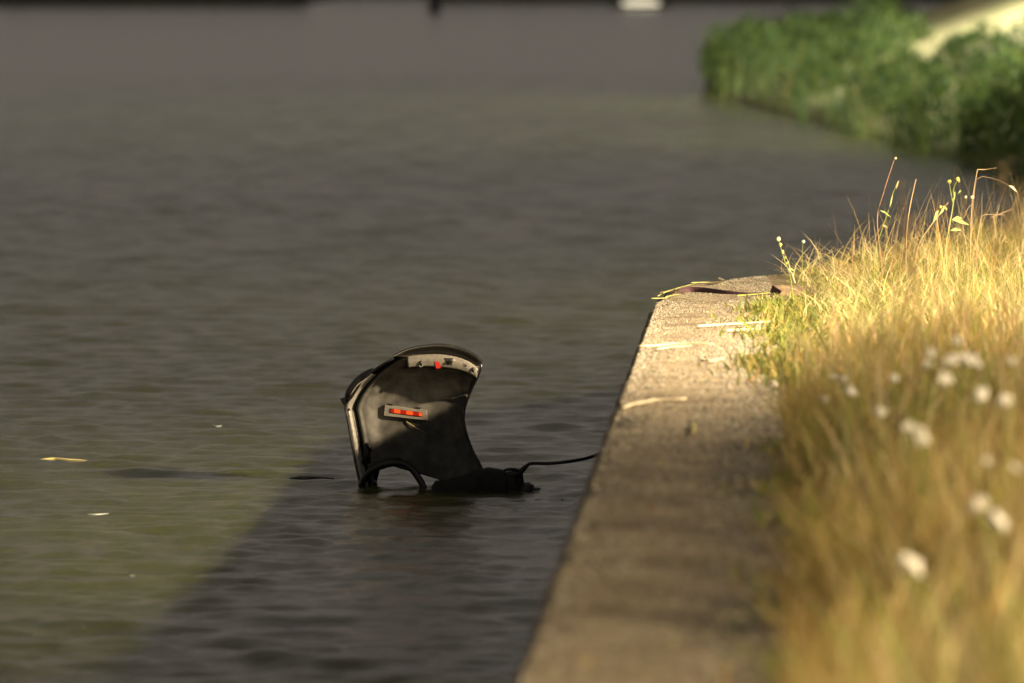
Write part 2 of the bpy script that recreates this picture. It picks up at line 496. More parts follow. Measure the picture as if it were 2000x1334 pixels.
# bits of straw blown onto the concrete
n = 260; y = rng.uniform(30, 73, n); th = rng.normal(0, .5, n) + (rng.random(n) < .3) * 1.2; dd_ = rng.uniform(.1, 1.25, n)
b = np.stack([edge_np(y) + dd_, y, np.full(n, H + .006)], -1); ln = rng.uniform(.04, .22, n)
blades('straw_litter', b, .008 + .03 * rng.random(n), .008 + .008 * rng.random(n), np.stack([np.cos(th), np.sin(th)], -1) * ln[:, None],
       palette([STRAW, GOLD, BROWN, (.6, .52, .34)], [.35, .25, .2, .2], n), M_GRASS, 3, curl=0, label='small bits of dry straw scattered over the concrete strip', cat='straw')
# low green weeds creeping out of the margin onto the concrete
pts = []
for y in np.arange(26, 70, .5):
    if rng.random() < (.35 if y < 58 else .9):
        k = rng.integers(20, 70 if y < 58 else 150); cx = rng.normal(1.32 if y < 58 else 1.25, .08); r = .08 + .12 * rng.random()
        yy = y + rng.normal(0, r * 1.5, k); pts.append(np.stack([edge_np(yy) + cx + rng.normal(0, r, k), yy, np.full(k, H - .01)], -1))
b = np.concatenate(pts); n = len(b)
blades('creeping_weeds', b, .04 + .13 * rng.random(n), .014 + .014 * rng.random(n), rng.normal(0, .07, (n, 2)),
       palette([(.17, .20, .04), (.11, .14, .03), OLIVE, GOLD], [.35, .25, .25, .15], n), M_GRASS, 3,
       label='low green weeds creeping from the grass onto the concrete', cat='weeds')

# reeds on the right bank
n = 4500
ti = rng.random(n) ** .8
LNp = np.array([list(p) for p in cat_rom([s3 + Vector((9, -12, 0)), s3, s2, s1, s0, s0 + Vector((.6, 14, 0)), s0 + Vector((3, 40, 0))], 200)])
ix = (rng.random(n) * 198).astype(int); fr = rng.random(n)[:, None]
p = LNp[ix] * (1 - fr) + LNp[ix + 1] * fr
tn = LNp[ix + 1] - LNp[ix]; tn /= np.linalg.norm(tn, axis=1)[:, None]
off = -.4 + 6.5 * rng.random(n) ** 1.4
nr = np.stack([tn[:, 1], -tn[:, 0], np.zeros(n)], -1)
b = p + nr * off[:, None]
b[:, 2] = np.interp(off, [-1, 0, 2, 6, 12], [-.15, 0, .5, 1.5, 2.6]) - .1
clump = .72 + .5 * (.5 + .5 * np.sin(b[:, 0] * 1.1 + b[:, 1] * .35) * np.sin(b[:, 1] * .22 + b[:, 0] * .5 + 1))
hh = (.7 + 1.1 * rng.random(n)) * np.interp(b[:, 0], [7, 8.5, 10, 12], [1.35, 1.2, .95, .85]) * clump * np.clip(1.1 - off * .05, .55, 1.1)
col = palette([(.10, .15, .045), (.15, .20, .055), (.22, .22, .08), (.05, .10, .05)], [.4, .3, .15, .15], n, .25)
blades('reed_bed', b, hh, .03 + .05 * rng.random(n), rng.normal(0, .45, (n, 2)), col, M_REED, 3,
       label='green reeds standing between the bushes on the bank', cat='reeds')

nb = 46; bb_, hb_, wb_, lb_, cb_ = [], [], [], [], []
for k in range(nb):
    i_ = int(198 * (k + rng.random() * .8) / nb); o_ = [.6, 2.6, 4.8][k % 3] + rng.normal(0, .3)
    t_ = LNp[i_ + 1] - LNp[i_]; t_ /= np.linalg.norm(t_)
    c = LNp[i_] + np.array([t_[1], -t_[0], 0]) * o_
    c = c + np.array([.4, 0, 0])
    rr_ = np.array([1.5, 1.9, 1.25]) * rng.uniform(.75, 1.25)
    c[2] = np.interp(o_, [0, 2, 6], [0, .5, 1.5]) + rr_[2] * rng.uniform(.6, .95) * np.interp(c[0], [7, 9, 10, 12], [1.35, 1.0, .72, .6])
    m_ = 1500; v_ = rng.normal(0, 1, (m_, 3)); v_ /= np.linalg.norm(v_, axis=1)[:, None]
    lump = 1 + .18 * np.sin(v_[:, 0] * 5 + k) * np.sin(v_[:, 2] * 6 + k * 2) + .1 * np.sin(v_[:, 1] * 9 + k)
    p_ = c + v_ * rr_ * (rng.random(m_)[:, None] ** .22) * lump[:, None]
    p_ = p_[p_[:, 2] > .02]; m_ = len(p_)
    bb_.append(p_); hb_.append(rng.uniform(.05, .3, m_)); wb_.append(rng.uniform(.06, .14, m_)); lb_.append(rng.normal(0, .16, (m_, 2)))
    cb_.append(palette([(.085, .14, .035), (.12, .17, .04), (.04, .085, .035)], [.4, .35, .25], m_) * rng.uniform(.75, 1.15))
blades('bank_bushes', np.concatenate(bb_), np.concatenate(hb_), np.concatenate(wb_), np.concatenate(lb_), np.concatenate(cb_), M_REED, 2,
       label='dense mass of rounded leafy green bushes above the water', cat='bushes')
# dark wood on the far shore
n = 16000
x = rng.uniform(-160, 160, n)
yy = np.where(x < xl, yL + 4, np.where(x < xr, yI + 4, yR + 4)) + 14 * rng.random(n)
b = np.stack([x, yy, np.full(n, .6) + 1.6 * rng.random(n) ** 1.5], -1)
blades('far_wood', b, .6 + .8 * rng.random(n), .6 + .5 * rng.random(n), rng.normal(0, .8, (n, 2)),
       palette([(.03, .05, .02), (.05, .06, .03)], [.5, .5], n), M_REED, 2, label='dark wood along the far shore', cat='wood')

# ------------------------------------------------------------------ street lamps (all out of the picture, some added to fill in light)
M_POST = mat('galvanised_post', (.42, .42, .41), .5, .3, noise=(8, 3, (.3, .3, .29), .4, .6))
M_LENS = mat('lamp_lens', (1, .9, .7), .4, emit=((1, .74, .4), 6))
def street_lamp(base, head, label, power, color, target):
    base = Vector(base); head = Vector(head)
    t = empty('street_lamp', base, label, 'street lamp', 'street lamps on the bank')
    hz = (Vector((head.x, head.y, 0)) - Vector((base.x, base.y, 0)))
    top = Vector((base.x, base.y, head.z + .25))
    obj('base_collar', tube([base - Vector((0, 0, .3)), base + Vector((0, 0, .5))], .14, 12), M_POST, t)
    obj('post', tube([base, base.lerp(top, .5), top - Vector((0, 0, .35))], [.09, .075, .06], 12), M_POST, t)
    obj('arm', tube([Vector(p) for p in cat_rom([top - Vector((0, 0, .36)), top + hz * .3, head + Vector((0, 0, .2))], 10)], .04, 8), M_POST, t)
    d = hz.normalized() if hz.length > .01 else Vector((1, 0, 0))
    s = Vector((-d.y, d.x, 0))
    def ring(z, a, bb): return [head + d * (a * i) + s * (bb * j) + Vector((0, 0, z)) for i, j in ((-1, -1), (1, -1), (1, 1), (-1, 1))]
    h = obj('lamp_head', hexa(ring(.06, .38, .16), ring(.22, .26, .09)), M_POST, t, False)
    obj('lens', hexa(ring(.055, .3, .12), ring(.035, .28, .11)), M_LENS, h, False)
    ld = bpy.data.lights.new('lamp_light', 'SPOT'); ld.energy = power; ld.color = color
    ld.spot_size = R(172); ld.spot_blend = 1.0; ld.shadow_soft_size = .3
    lo = bpy.data.objects.new('lamp_light', ld); COL.objects.link(lo); lo.parent = h
    lo.location = head - base
    dv = (Vector(target) - head).normalized()
    lo.rotation_euler = dv.to_track_quat('-Z', 'Y').to_euler()
    return t
gb = LAMP_POS + Vector((1.6, -.4, 0))
street_lamp((gb.x, gb.y, ground_z(gb.x, gb.y)), LAMP_POS, 'grey street lamp with a warm light standing in the quay grass',
            LAMP_W, (1, .78, .50), (3, 70, 0))
g3 = Vector((14.9, 22.0, LAMP_POS.z))  # added lamp, out of view, brightens the near grass and flowers
street_lamp((g3.x, g3.y, ground_z(g3.x, g3.y)), g3 - Vector((1.6, -.4, 0)), 'grey street lamp added out of view to light the tall dry grass',
            LAMP3_W, (1, .78, .48), (2, 34, 0))
lb = at(2780, 4, 190); lb.z = 3.6
street_lamp((lb.x, lb.y, lb.z - .1), (lb.x - 2.0, lb.y + .5, lb.z + 9.5), 'grey street lamp with a pale light above the reed bank',
            LAMP2_W, (1, .93, .72), (lb.x - 12, lb.y + 5, 0))

g4 = Vector((21.5, 98.0, 0)); g4.z = ground_z(g4.x, g4.y)  # added lamp, out of view, lights the water beyond the corner
street_lamp(g4, (g4.x - 1.6, g4.y + .3, g4.z + 6.2), 'grey street lamp added out of view to light the water past the quay corner', LAMP4_W, (1, .80, .52), (6, 112, 0))
street_lamp((34.1, 238.5, 4.4), (32.5, 238, 14.0), 'grey street lamp added out of view to light the dry grass behind the bushes', LAMP5_W, (1, .93, .72), (28, 236, 0))  # added lamp, out of view, lifts the bank grass and bush tops

# ------------------------------------------------------------------ sunken car
BASE = on(800, 955, 0)
YC = BASE.y
car = empty('sunken_car', (BASE.x, BASE.y, 0), 'dark sunken car with its boot lid standing open above the water', 'car')
YAW = math.tan(R(12)) / 200.0
def lp(px, py, d=0.0):       # point of the lid seen at px,py; d metres behind its rim plane
    return at(px, py, YC + .25 - (px - 690) * YAW + d)
M_TRIM = mat('black_trim', (.042, .040, .035), .55, spec=.25, noise=(9, 8, (.088, .083, .073), .38, .7), bump=(160, .25, .002))
M_PAINT = mat('black_paint', (.012, .012, .013), .16, coat=.6, noise=(20, 4, (.03, .028, .022), .5, .8))
M_FLANGE = mat('grey_flange', (.20, .19, .17), .22, .3, noise=(25, 4, (.30, .28, .25), .4, .7))  # mottled grey, much lighter than the black paint
M_GREY = mat('grey_plastic', (.15, .138, .115), .5, noise=(30, 4, (.11, .10, .085), .4, .7), bump=(120, .2, .002))
M_RUB = mat('black_rubber', (.010, .010, .010), .5, spec=.3)
M_HOLE = mat('dark_recess', (.006, .006, .006), .8)
M_RED = mat('red_reflector', (.22, .008, .005), .25)
M_ORANGE = mat('orange_reflector', (.62, .07, .014), .3)
M_STICK = mat('red_sticker', (.35, .012, .008), .5)

# rows from the water up to the latch panel: left rim, right rim, overhang
RW = [((706, 975), (952, 975), 0), ((704, 948), (947, 935), 0), ((697, 915), (938, 908), 0), ((690, 880), (923, 880), 0), ((684, 845), (912, 850), 0),
      ((678, 812), (906, 825), 0), ((675, 795), (906, 806), 0), ((686, 771), (910, 789), .0), ((706, 745), (918, 768), .03),
      ((737, 718), (926, 750), .11), ((775, 696), (934, 735), .22)]
nr_ = 56
Lr = cat_rom([(*r[0], r[2]) for r in RW], nr_); Rr = cat_rom([(*r[1], r[2]) for r in RW], nr_)
sm = lambda a, b, t: (lambda x: x * x * (3 - 2 * x))(min(1, max(0, (t - a) / (b - a))))
def strip(cols, m, name, parent, r0=0, r1=nr_):
    rows = []
    for i in range(r0, r1):
        row = []
        for s, dd in cols:
            a = Lr[i] * (1 - s) + Rr[i] * s
            k = np.clip((i / (nr_ - 1) - .72) / .28, 0, 1)
            bow = 5 * k * math.sin(math.pi * min(1, max(0, s))) 
            o_ = max(0, a[2]); g_ = sm(.1, .26, s) if name == 'inner_trim' else 0
            o_ = o_ * (1 - g_ * (1 - (o_ / .22) ** 1.1))
            yb = 990 if s < .10 else np.interp(s, [.10, .18, .65, .9], [910, 903, 938, 990])
            row.append(lp(a[0], min(yb, a[1] - bow * (1 if s < .75 else .6)), dd - o_))
        rows.append(row)
    return obj(name, grid(rows), m, parent)
# flared outer skin, closing the shell behind
skin_rows = []
TOP = [(775, 691), (800, 680), (850, 672), (890, 677), (925, 691), (943, 705)]
sm0 = lambda a, b, t: (lambda x: x * x * (3 - 2 * x))(min(1, max(0, (t - a) / (b - a))))
skin = strip([(-.012, .02)] + [(s, .06 + .16 * math.sin(math.pi * s) ** .5) for s in np.linspace(0.01, .99, 14)] + [(1.01, .02)], M_PAINT, 'trunk_lid', car)
strip([(0, .0), (.012, -.012), (.03, -.008), (.045, .004), (.062, .012)], M_FLANGE, 'side_flange', skin, 0, nr_ - 8)
strip([(.062, .012), (.066, .045), (.080, .045), (.092, .0)], M_RUB, 'seal_groove', skin)
cols = [(.092, .0), (.10, -.018), (.12, -.018), (.135, -.005)]
cols += [(s, -.005 + .055 * sm(.135, .30, s)) for s in np.linspace(.145, .30, 12)]
cols += [(s, .05) for s in np.linspace(.33, .84, 12)]
cols += [(s, .05 - .045 * sm(.85, .985, s)) for s in np.linspace(.86, .985, 9)] + [(1.0, .012)]
trim = strip(cols, M_TRIM, 'inner_trim', skin)

# latch panel (faces out of the boot), gutter and lip round it
LB = cat_rom([(797, 718), (815, 716), (850, 716), (890, 721), (915, 729), (931, 738)], 30)
LT = cat_rom([(795, 697), (815, 694), (855, 692), (890, 697), (915, 706), (934, 719)], 30)
GT = cat_rom([(770, 696), (800, 683), (850, 676), (890, 681), (922, 694), (939, 708)], 30)
GO = cat_rom([(768, 692), (799, 679), (850, 671), (891, 675), (926, 689), (944, 704)], 30)
OV = -.22
rowsL = [[lp(*p, OV + .10) for p in LB], [lp(p[0], p[1] + .3, OV + .01) for p in LB], [lp(*p, OV) for p in LB * .9 + LT * .1], [lp(*p, OV) for p in LT * .9 + LB * .1],
         [lp(p[0], p[1] - .3, OV + .012) for p in LT], [lp(*p, OV + .07) for p in LT]]
VF = grid(rowsL); nL = len(LB)
VF[1].append(tuple(i * nL for i in range(6))); VF[1].append(tuple(i * nL + nL - 1 for i in range(6))[::-1])
latch = obj('latch_panel', VF, M_GREY, skin)
obj('gutter', grid([[lp(*(LT[i] * (1 - t) + GT[i] * t), OV + .07 - .075 * t ** 3 + .02 * math.sin(math.pi * t)) for i in range(30)] for t in np.linspace(0, 1, 7)]),
    mat('gutter_paint', (.028, .026, .022), .45, noise=(30, 4, (.045, .04, .034), .4, .7)), skin)
obj('lip', grid([[lp(*GT[i], OV - .005) for i in range(30)], [lp(*(GT[i] * .6 + GO[i] * .4), OV - .012) for i in range(30)]]),
    M_GREY, skin)
obj('rear_skin', grid([[lp(*(GT[i] * .6 + GO[i] * .4), OV - .012) for i in range(30)], [lp(*GO[i], OV + .0) for i in range(30)], [lp(GO[i][0], GO[i][1] - 1.5, OV + .05) for i in range(30)],
     [lp(GO[i][0] * .93 + 56, GO[i][1] + 14, .05) for i in range(30)], [lp(GO[i][0] * .7 + 240, GO[i][1] + 55, .22) for i in range(30)]]), M_PAINT, skin)
rim = [(*Lr[i][:2], 0.0 - max(0, Lr[i][2])) for i in range(0, nr_ - 1, 2)]
obj('edge_fold', tube([lp(p[0], p[1], p[2] - .004) for p in rim], .011, 8), M_PAINT, skin)
rimR = [(*Rr[i][:2], -max(0, Rr[i][2])) for i in range(0, nr_, 2)] + [(938, 724, OV), (942, 707, OV)]
obj('edge_fold', tube([lp(p[0], p[1], p[2] + .0) for p in rimR], .012, 8), M_PAINT, skin)
# rear lamp bulging out of the lid's corner, dark nub below it
obj('rear_lamp', tube([lp(*p, .0) for p in cat_rom([(677, 787), (686, 764), (704, 742), (724, 727), (736, 722)], 14)], [.012, .03, .045, .05, .05, .05, .05, .048, .045, .04, .036, .03, .02, .008], 10), mat('lamp_glass', (.008, .006, .006), .2), skin)
obj('chrome_strip', tube([lp(*p, -.05) for p in cat_rom([(684, 772), (697, 753), (712, 742), (724, 731), (728, 722)], 14)], .006, 6), M_FLANGE, skin)
obj('spoiler_tip', hexa([lp(664, 779, .1), lp(684, 772, .06), lp(677, 795, .06), lp(669, 789, .1)], [lp(664, 779, .3), lp(684, 772, .4), lp(677, 795, .4), lp(669, 789, .3)]), M_PAINT, skin, False)

# hardware on the latch panel
def pad(pts, d0, d1): return hexa([lp(*p, d0) for p in pts], [lp(*p, d1) for p in pts])
obj('latch_opening', pad([(868, 699), (885, 700), (883, 713), (873, 713)], OV - .004, OV + .02), M_HOLE, skin, False)
obj('latch_hook', tube([lp(878, 708, OV - .004), lp(884, 704, OV - .03), lp(889, 703, OV - .02)], .014, 8), M_GREY, skin)
obj('red_label', pad([(849, 706), (858, 706.5), (861, 719), (852, 719.5)], OV - .005, OV + .01), M_STICK, skin, False)
for px, py in ((822, 709), (924, 722)):
    obj('buffer', blob(lp(px, py, OV), (.016, .02, .025), 10, 6, 0), M_RUB, skin)
    obj('buffer_ring', tube([lp(px + 4 * math.cos(a), py + 2 + 5.5 * math.sin(a), OV - .006) for a in np.linspace(.2, 2.6, 9)], .005, 6), M_FLANGE, skin)
obj('plate', pad([(905, 709), (912, 710.5), (914, 720), (907, 718.5)], OV - .003, OV + .01), M_FLANGE, skin, False)
obj('plate_hole', pad([(907.5, 711.5), (910.5, 712.3), (911.5, 717), (908.5, 716.5)], OV - .006, OV + .01), M_HOLE, skin, False)
for px, py in ((682, 800),):
    obj('screw', blob(lp(px, py, -.012), (.012, .012, .014), 8, 5, 0), M_HOLE, skin)
for k in range(16):     # water drops on the left trim
    px = 705 + 90 * random.random() ** 1.5; py = 800 - (px - 690) * .9 + random.uniform(4, 70)
    i = int(np.argmin(abs(Lr[:, 1] - py + 10)));

# warning triangle case clipped to the trim
tri = obj('warning_triangle_case', join(hexa([lp(752, 791, 0.015), lp(833.5, 801.5, 0.015), lp(834, 821, 0.015), lp(750, 811.5, 0.015)],
      [lp(751, 790, 0.052), lp(834, 801, 0.052), lp(835, 823, 0.052), lp(749, 813, 0.052)]),
      ), M_GREY, car, False)
obj('slot', hexa([lp(762, 797.5, 0.012), lp(825, 805.5, 0.012), lp(825, 814.5, 0.012), lp(762, 806, 0.012)], [lp(762, 797.5, 0.020), lp(825, 805.5, 0.020), lp(825, 814.5, 0.020), lp(762, 806, 0.020)]), M_HOLE, tri, False)
sx = [763, 769.5, 782, 793.5, 807, 818, 824.5]
for k in range(6):
    a, b_ = sx[k] + .15, sx[k + 1] - .15
    y0 = lambda x: 798.2 + (x - 762) * .127
    obj('reflector', hexa([lp(a, y0(a), 0.006), lp(b_, y0(b_), 0.006), lp(b_, y0(b_) + 7.2, 0.006), lp(a, y0(a) + 7.2, 0.006)],
        [lp(a, y0(a), 0.016), lp(b_, y0(b_), 0.016), lp(b_, y0(b_) + 7.2, 0.016), lp(a, y0(a) + 7.2, 0.016)]), M_RED if k % 2 == 0 else M_ORANGE, tri, False)
for px, py in ((763, 790), (817, 797)):
    obj('clip', hexa([lp(px - 4, py - 2, 0.020), lp(px + 4, py - 1, 0.020), lp(px + 4, py + 2, 0.020), lp(px - 4, py + 1, 0.020)],
        [lp(px - 4, py - 2, 0.050), lp(px + 4, py - 1, 0.050), lp(px + 4, py + 2, 0.050), lp(px - 4, py + 1, 0.050)]), M_RUB, tri, False)

# gooseneck hinge arms and bracket
arm = cat_rom([(701, 985), (706, 950), (712, 934), (728, 918), (755, 907), (782, 905), (802, 914), (819, 936), (832, 960), (838, 985)], 40)
obj('hinge_arm', tube([lp(p[0], p[1], -.06 - .10 * i / 40) for i, p in enumerate(arm)], .034, 12, 1.0), mat('hinge_black', (.006, .006, .006), .32, spec=.35), car)
obj('hinge_plate', grid([[lp(706, 952, -.02), lp(708, 930, -.02), lp(725, 905, -.02), lp(735, 893, .03)], [lp(712, 936, -.03), lp(716, 925, -.03), lp(742, 905, -.03), lp(790, 893, .06)],
     [lp(714, 932, .0), lp(724, 920, .0), lp(755, 908, .02), lp(800, 912, .07)]]), M_RUB, car)
obj('hinge_bracket', join(hexa([lp(712, 868, -.02), lp(722, 868, -.02), lp(724, 905, -.02), lp(706, 905, -.02)], [lp(712, 868, .06), lp(722, 868, .06), lp(724, 905, .08), lp(706, 905, .08)]),
     tube([lp(716, 866, -.02), lp(722, 871, -.03), lp(724, 880, -.03)], .012, 8)), M_RUB, car)
# body of the car, all but awash: sill of the boot, wing and crumpled bumper
wing_top = [(838, 962), (850, 940), (872, 936), (900, 930), (925, 919), (943, 914), (962, 915), (984, 918), (990, 923), (1001, 921), (1011, 931), (1016, 944), (1021, 962)]
WT = cat_rom(wing_top, 36)
rows = []
for i, p in enumerate(WT):
    t0 = i / 35
    base_y = 972
    rr = random.Random(i)
    row = []
    for k, (dd, f) in enumerate([(-.62, 1.12), (-.58, .75), (-.52, .38), (-.42, .10), (-.30, .0), (-.1, .03), (.15, .2), (.3, .7), (.34, 1.2)]):
        yy_ = p[1] * (1 - f) + base_y * f
        row.append(lp(p[0], yy_ + rr.uniform(-1.6, 1.6) * (k not in (0, 8)), dd * (1 - .35 * t0) + rr.uniform(-.01, .01)))
    rows.append(row)
obj('rear_wing', grid(rows), mat('wet_black_body', (.006, .006, .006), .8, spec=.2, noise=(12, 5, (.012, .012, .010), .4, .7), bump=(18, .3, .02)), car)
bm = join(blob(lp(1028, 957, -.25), (.10, .14, .075), 12, 8, .12, 1), blob(lp(1049, 960, -.28), (.05, .08, .04), 10, 6, .15, 2),
          blob(lp(1003, 930, -.22), (.09, .12, .07), 10, 7, .2, 3), blob(lp(1013, 945, -.2), (.06, .1, .09), 10, 7, .2, 4))
obj('bumper_fragment', bm, M_RUB, car)
ring_pts = [lp(999 + 15 * math.cos(a), 922 + 6 * math.sin(a), -.25 + .04 * math.sin(a)) for a in np.linspace(0, 2 * math.pi, 18)]
obj('towing_loop', tube(ring_pts, .014, 8), M_RUB, car)

# tow rope to the quay wall
e = Vector((edge_at(CORNER.y - 1.0) - .02, CORNER.y - 1.0, .35))
p0, p1, p2 = lp(1012, 926, -.25), lp(1030, 909, -.25), lp(1040, 905, -.28)
endp = at(1162, 890, CORNER.y - 1.2); endp.x = min(endp.x, 99)
end2 = at(1230, 862, CORNER.y - .9)
rope = cat_rom([p0, p1, p2, lp(1075, 905, -.35), lp(1120, 900, -.5), endp, end2], 40)
rp = obj('tow_rope', tube(rope, [.035 - .018 * min(1, i / 7) for i in range(40)], 8), M_RUB, origin=(p0.x, p0.y, p0.z))
tag(rp, 'thin black rope running from the sunken car to the quay wall', 'rope')
st = obj('straw_stalk', tube([lp(793, 823, .04), lp(808, 833, .03), lp(831, 846, .042)], [.006, .005, .003], 6),
         mat('wet_straw', (.45, .40, .14), .5), origin=lp(793, 823, .078))
tag(st, 'thin yellow straw stuck inside the open boot lid under the reflector', 'straw')

# ------------------------------------------------------------------ things on the quay
M_STRAW = mat('dry_straw', (.68, .56, .34), .55, noise=(20, 3, (.5, .38, .2), .4, .7))
M_PALE = mat('pale_stalk', (.58, .50, .34), .6, noise=(25, 3, (.40, .32, .18), .4, .65))
M_GSTR = mat('green_straw', (.30, .28, .09), .6)
M_STRAP = mat('maroon_strap', (.045, .018, .024), .8, noise=(30, 4, (.07, .03, .035), .4, .7), bump=(60, .5, .004))
M_WOOD = mat('weathered_wood', (.22, .16, .09), .85, noise=(10, 5, (.10, .06, .05), .35, .7), bump=(40, .5, .006))
def stalk(name, px, rad, label, cat, m, z=H, lift=.012, group=None, n=10):
    P = [on(x, y, z + lift + rad) for x, y in px]
    P = [Vector(p) for p in cat_rom(P, n)]
    r = [rad * .75 * (1 - .45 * i / (n - 1)) * (1 + .18 * math.sin(i * 2.3)) for i in range(n)]
    o = obj(name, tube(P, r, 6), m, origin=P[0])
    return tag(o, label, cat, group)
stalk('straw_stalk', [(1362, 637), (1420, 633), (1505, 628)], .016, 'long straight pale straw stalk lying across the concrete by green weeds', 'straw', M_PALE)
stalk('straw_stalk', [(1417, 645.5), (1455, 643), (1512, 640)], .015, 'shorter pale straw stalk lying beside the long straight one', 'straw', M_PALE, lift=.018)
stalk('straw_stalk', [(1452, 632), (1470, 640)], .008, 'small straw splinter lying between two pale stalks', 'straw', M_STRAW, lift=.03)
stalk('straw_stalk', [(1248, 676), (1285, 674.5), (1320, 671), (1395, 672)], .014, 'bent golden straw stalk lying near the quay edge', 'straw', M_STRAW)
stalk('straw_stalk', [(1284, 682), (1310, 677.5), (1350, 675)], .011, 'thin golden straw touching a bent golden stalk', 'straw', M_STRAW, lift=.02)
stalk('straw_stalk', [(1370, 704), (1388, 705), (1414, 699)], .017, 'short curved white stalk lying alone in the middle of the concrete', 'straw', M_PALE)
stalk('straw_stalk', [(1215, 797), (1237, 789), (1262, 785), (1280, 781), (1340, 779)], .02, 'thick pale stalk with joints lying close to the quay edge', 'stalk', M_PALE)
stalk('straw_stalk', [(1500, 712), (1518, 740), (1540, 770)], .012, 'tan stalk leaning from the grass margin over the concrete', 'stalk', M_STRAW)
stalk('leaf_scrap', [(1353, 828), (1356, 838), (1354, 846)], .015, 'small yellow leaf lying on the shaded concrete', 'leaf', mat('yellow_leaf', (.55, .48, .08), .6), n=5)
for k, (x0, y0_, x1, y1_) in enumerate(((1272, 583, 1350, 584), (1285, 578, 1310, 566), (1295, 572, 1365, 552), (1350, 552, 1420, 553), (1300, 580, 1330, 575), (1316, 566, 1340, 576))):
    stalk('green_straw', [(x0, y0_), ((x0 + x1) / 2, (y0_ + y1_) / 2 - 1.2), (x1, y1_)], .009, 'yellow-green grass straw strewn over the rounded quay corner', 'straw', M_GSTR, lift=.02 + .012 * k, group='straws on the quay corner')
# flat strap across the corner
sp = cat_rom([(1318, 573), (1345, 571), (1380, 572.5), (1420, 575.5), (1470, 577.5), (1522, 577)], 26)
hgt = np.interp(np.linspace(0, 1, 26), [0, .12, .3, .5, .75, 1], [.012, .045, .055, .045, .028, .03])
rows = []
for dy_, f in ((-.01, 0), (-.012, 1), (.03, 1.0), (.035, 0)):
    rows.append([on(p[0], p[1], H) + Vector((0, dy_, .003 + f * hgt[i])) for i, p in enumerate(sp)])
tag(obj('strap', grid(rows), M_STRAP, origin=on(1318, 573, H)), 'dark maroon strap lying across the concrete at the quay corner', 'strap')
stalk('green_straw', [(1440, 577), (1480, 574), (1515, 571)], .008, 'green grass blade lying on the dark maroon strap', 'grass blade', mat('green_blade', (.30, .36, .05), .6), lift=.04)
wb0, wb1 = on(1518, 577, H), on(1590, 596, H)
dv = (wb1 - wb0); dv.z = 0; wl = .62; dvn = dv.normalized()
ang = math.atan2(dvn.y, dvn.x)
tb = empty('timber_block', (wb0.x + .3, wb0.y, H), 'short timber block with shade coloured into its near end lying where grass meets concrete', 'timber')
fr_ = [on(1503, 571, H) + Vector((0, 0, .005)), on(1521, 579, H) + Vector((0, 0, .005)), on(1527, 573.5, H) + Vector((0, 0, .075)), on(1509, 564, H) + Vector((0, 0, .09))]
fr_ = [at(1504, 571, 70.2), at(1521, 577, 70.0), at(1527, 569, 70.0), at(1510, 557, 70.2)]
zmin = min(v.z for v in fr_)
for v in fr_: v.z += max(0, H + .002 - v.z) if v.z < H else 0
bk = [v + Vector((.42, .25, -.035)) for v in fr_]
for v in bk: v.z = max(v.z, H - .02)
obj('plank', hexa(fr_, bk), M_WOOD, tb, False)
obj('shaded_end', hexa([v + Vector((-.004, -.004, 0)) for v in fr_], [v + Vector((.004, .003, 0)) for v in fr_]), M_STRAP, tb, False)  # near end given a dark colour for its shade
# scrap of clear film on the back edge
pf = [at(1399, 548, 73.6), at(1404, 541, 73.7), at(1420, 548, 73.9), at(1410, 545, 73.3)]
tag(obj('plastic_scrap', (pf, [(0, 1, 3), (1, 2, 3), (0, 3, 2)]), mat('cloudy_film', (.30, .27, .22), .3, transl=.6), origin=pf[0]),
    'small crumpled scrap of clear film on the far quay edge', 'film scrap')

# crumbs and bits of gravel on the concrete: uncountable
def pebbles(n, y0, y1, r0, r1):
    y = rng.uniform(y0, y1, n); d = rng.uniform(.03, 1.3, n)
    k = y < back_limit(edge_np(y) + d) - .05
    y, d = y[k], d[k]; m_ = len(y)
    r = rng.uniform(r0, r1, m_)
    c = np.stack([edge_np(y) + d, y, np.full(m_, H + .001)], -1)
    out = []
    a0 = rng.random(m_) * 6.28
    for q in range(4):
        a_ = a0 + q * math.pi / 2 + rng.normal(0, .3, m_)
        out.append(c + np.stack([r * np.cos(a_), r * np.sin(a_), np.full(m_, -.003)], -1))
    tp = c + np.stack([rng.normal(0, .2, m_) * r, rng.normal(0, .2, m_) * r, r * rng.uniform(.35, .8, m_)], -1)
    return np.stack(out + [tp], 1)
PB = np.concatenate([pebbles(60000, 58, 78, .006, .015), pebbles(16000, 30, 58, .008, .02)])
nP = len(PB); bI = (np.arange(nP) * 5)[:, None]
tri_ = np.concatenate([np.stack([bI + q, bI + (q + 1) % 4, bI + 4], -1) for q in range(4)], 1).reshape(-1, 3)
me = bpy.data.meshes.new('grit')
me.vertices.add(nP * 5); me.vertices.foreach_set('co', PB.astype(np.float32).ravel())
me.loops.add(tri_.size); me.loops.foreach_set('vertex_index', tri_.astype(np.int32).ravel())
me.polygons.add(len(tri_)); me.polygons.foreach_set('loop_start', np.arange(0, tri_.size, 3, dtype=np.int32))
me.update(calc_edges=True)
ca = me.color_attributes.new('tint', 'FLOAT_COLOR', 'POINT')
gc = np.ones((nP, 5, 4), np.float32); gc[:, :, :3] = palette([(.33, .29, .21), (.18, .15, .10), (.46, .42, .33), (.08, .065, .045)], [.35, .25, .15, .25], nP)[:, None, :]
ca.data.foreach_set('color', gc.ravel())
me.materials.append(mat('grit_stone', (.3, .25, .17), .8, attr='tint'))
go = bpy.data.objects.new('grit', me); COL.objects.link(go)
tag(go, 'coarse sandy grit covering the concrete strip', 'grit', kind='stuff')

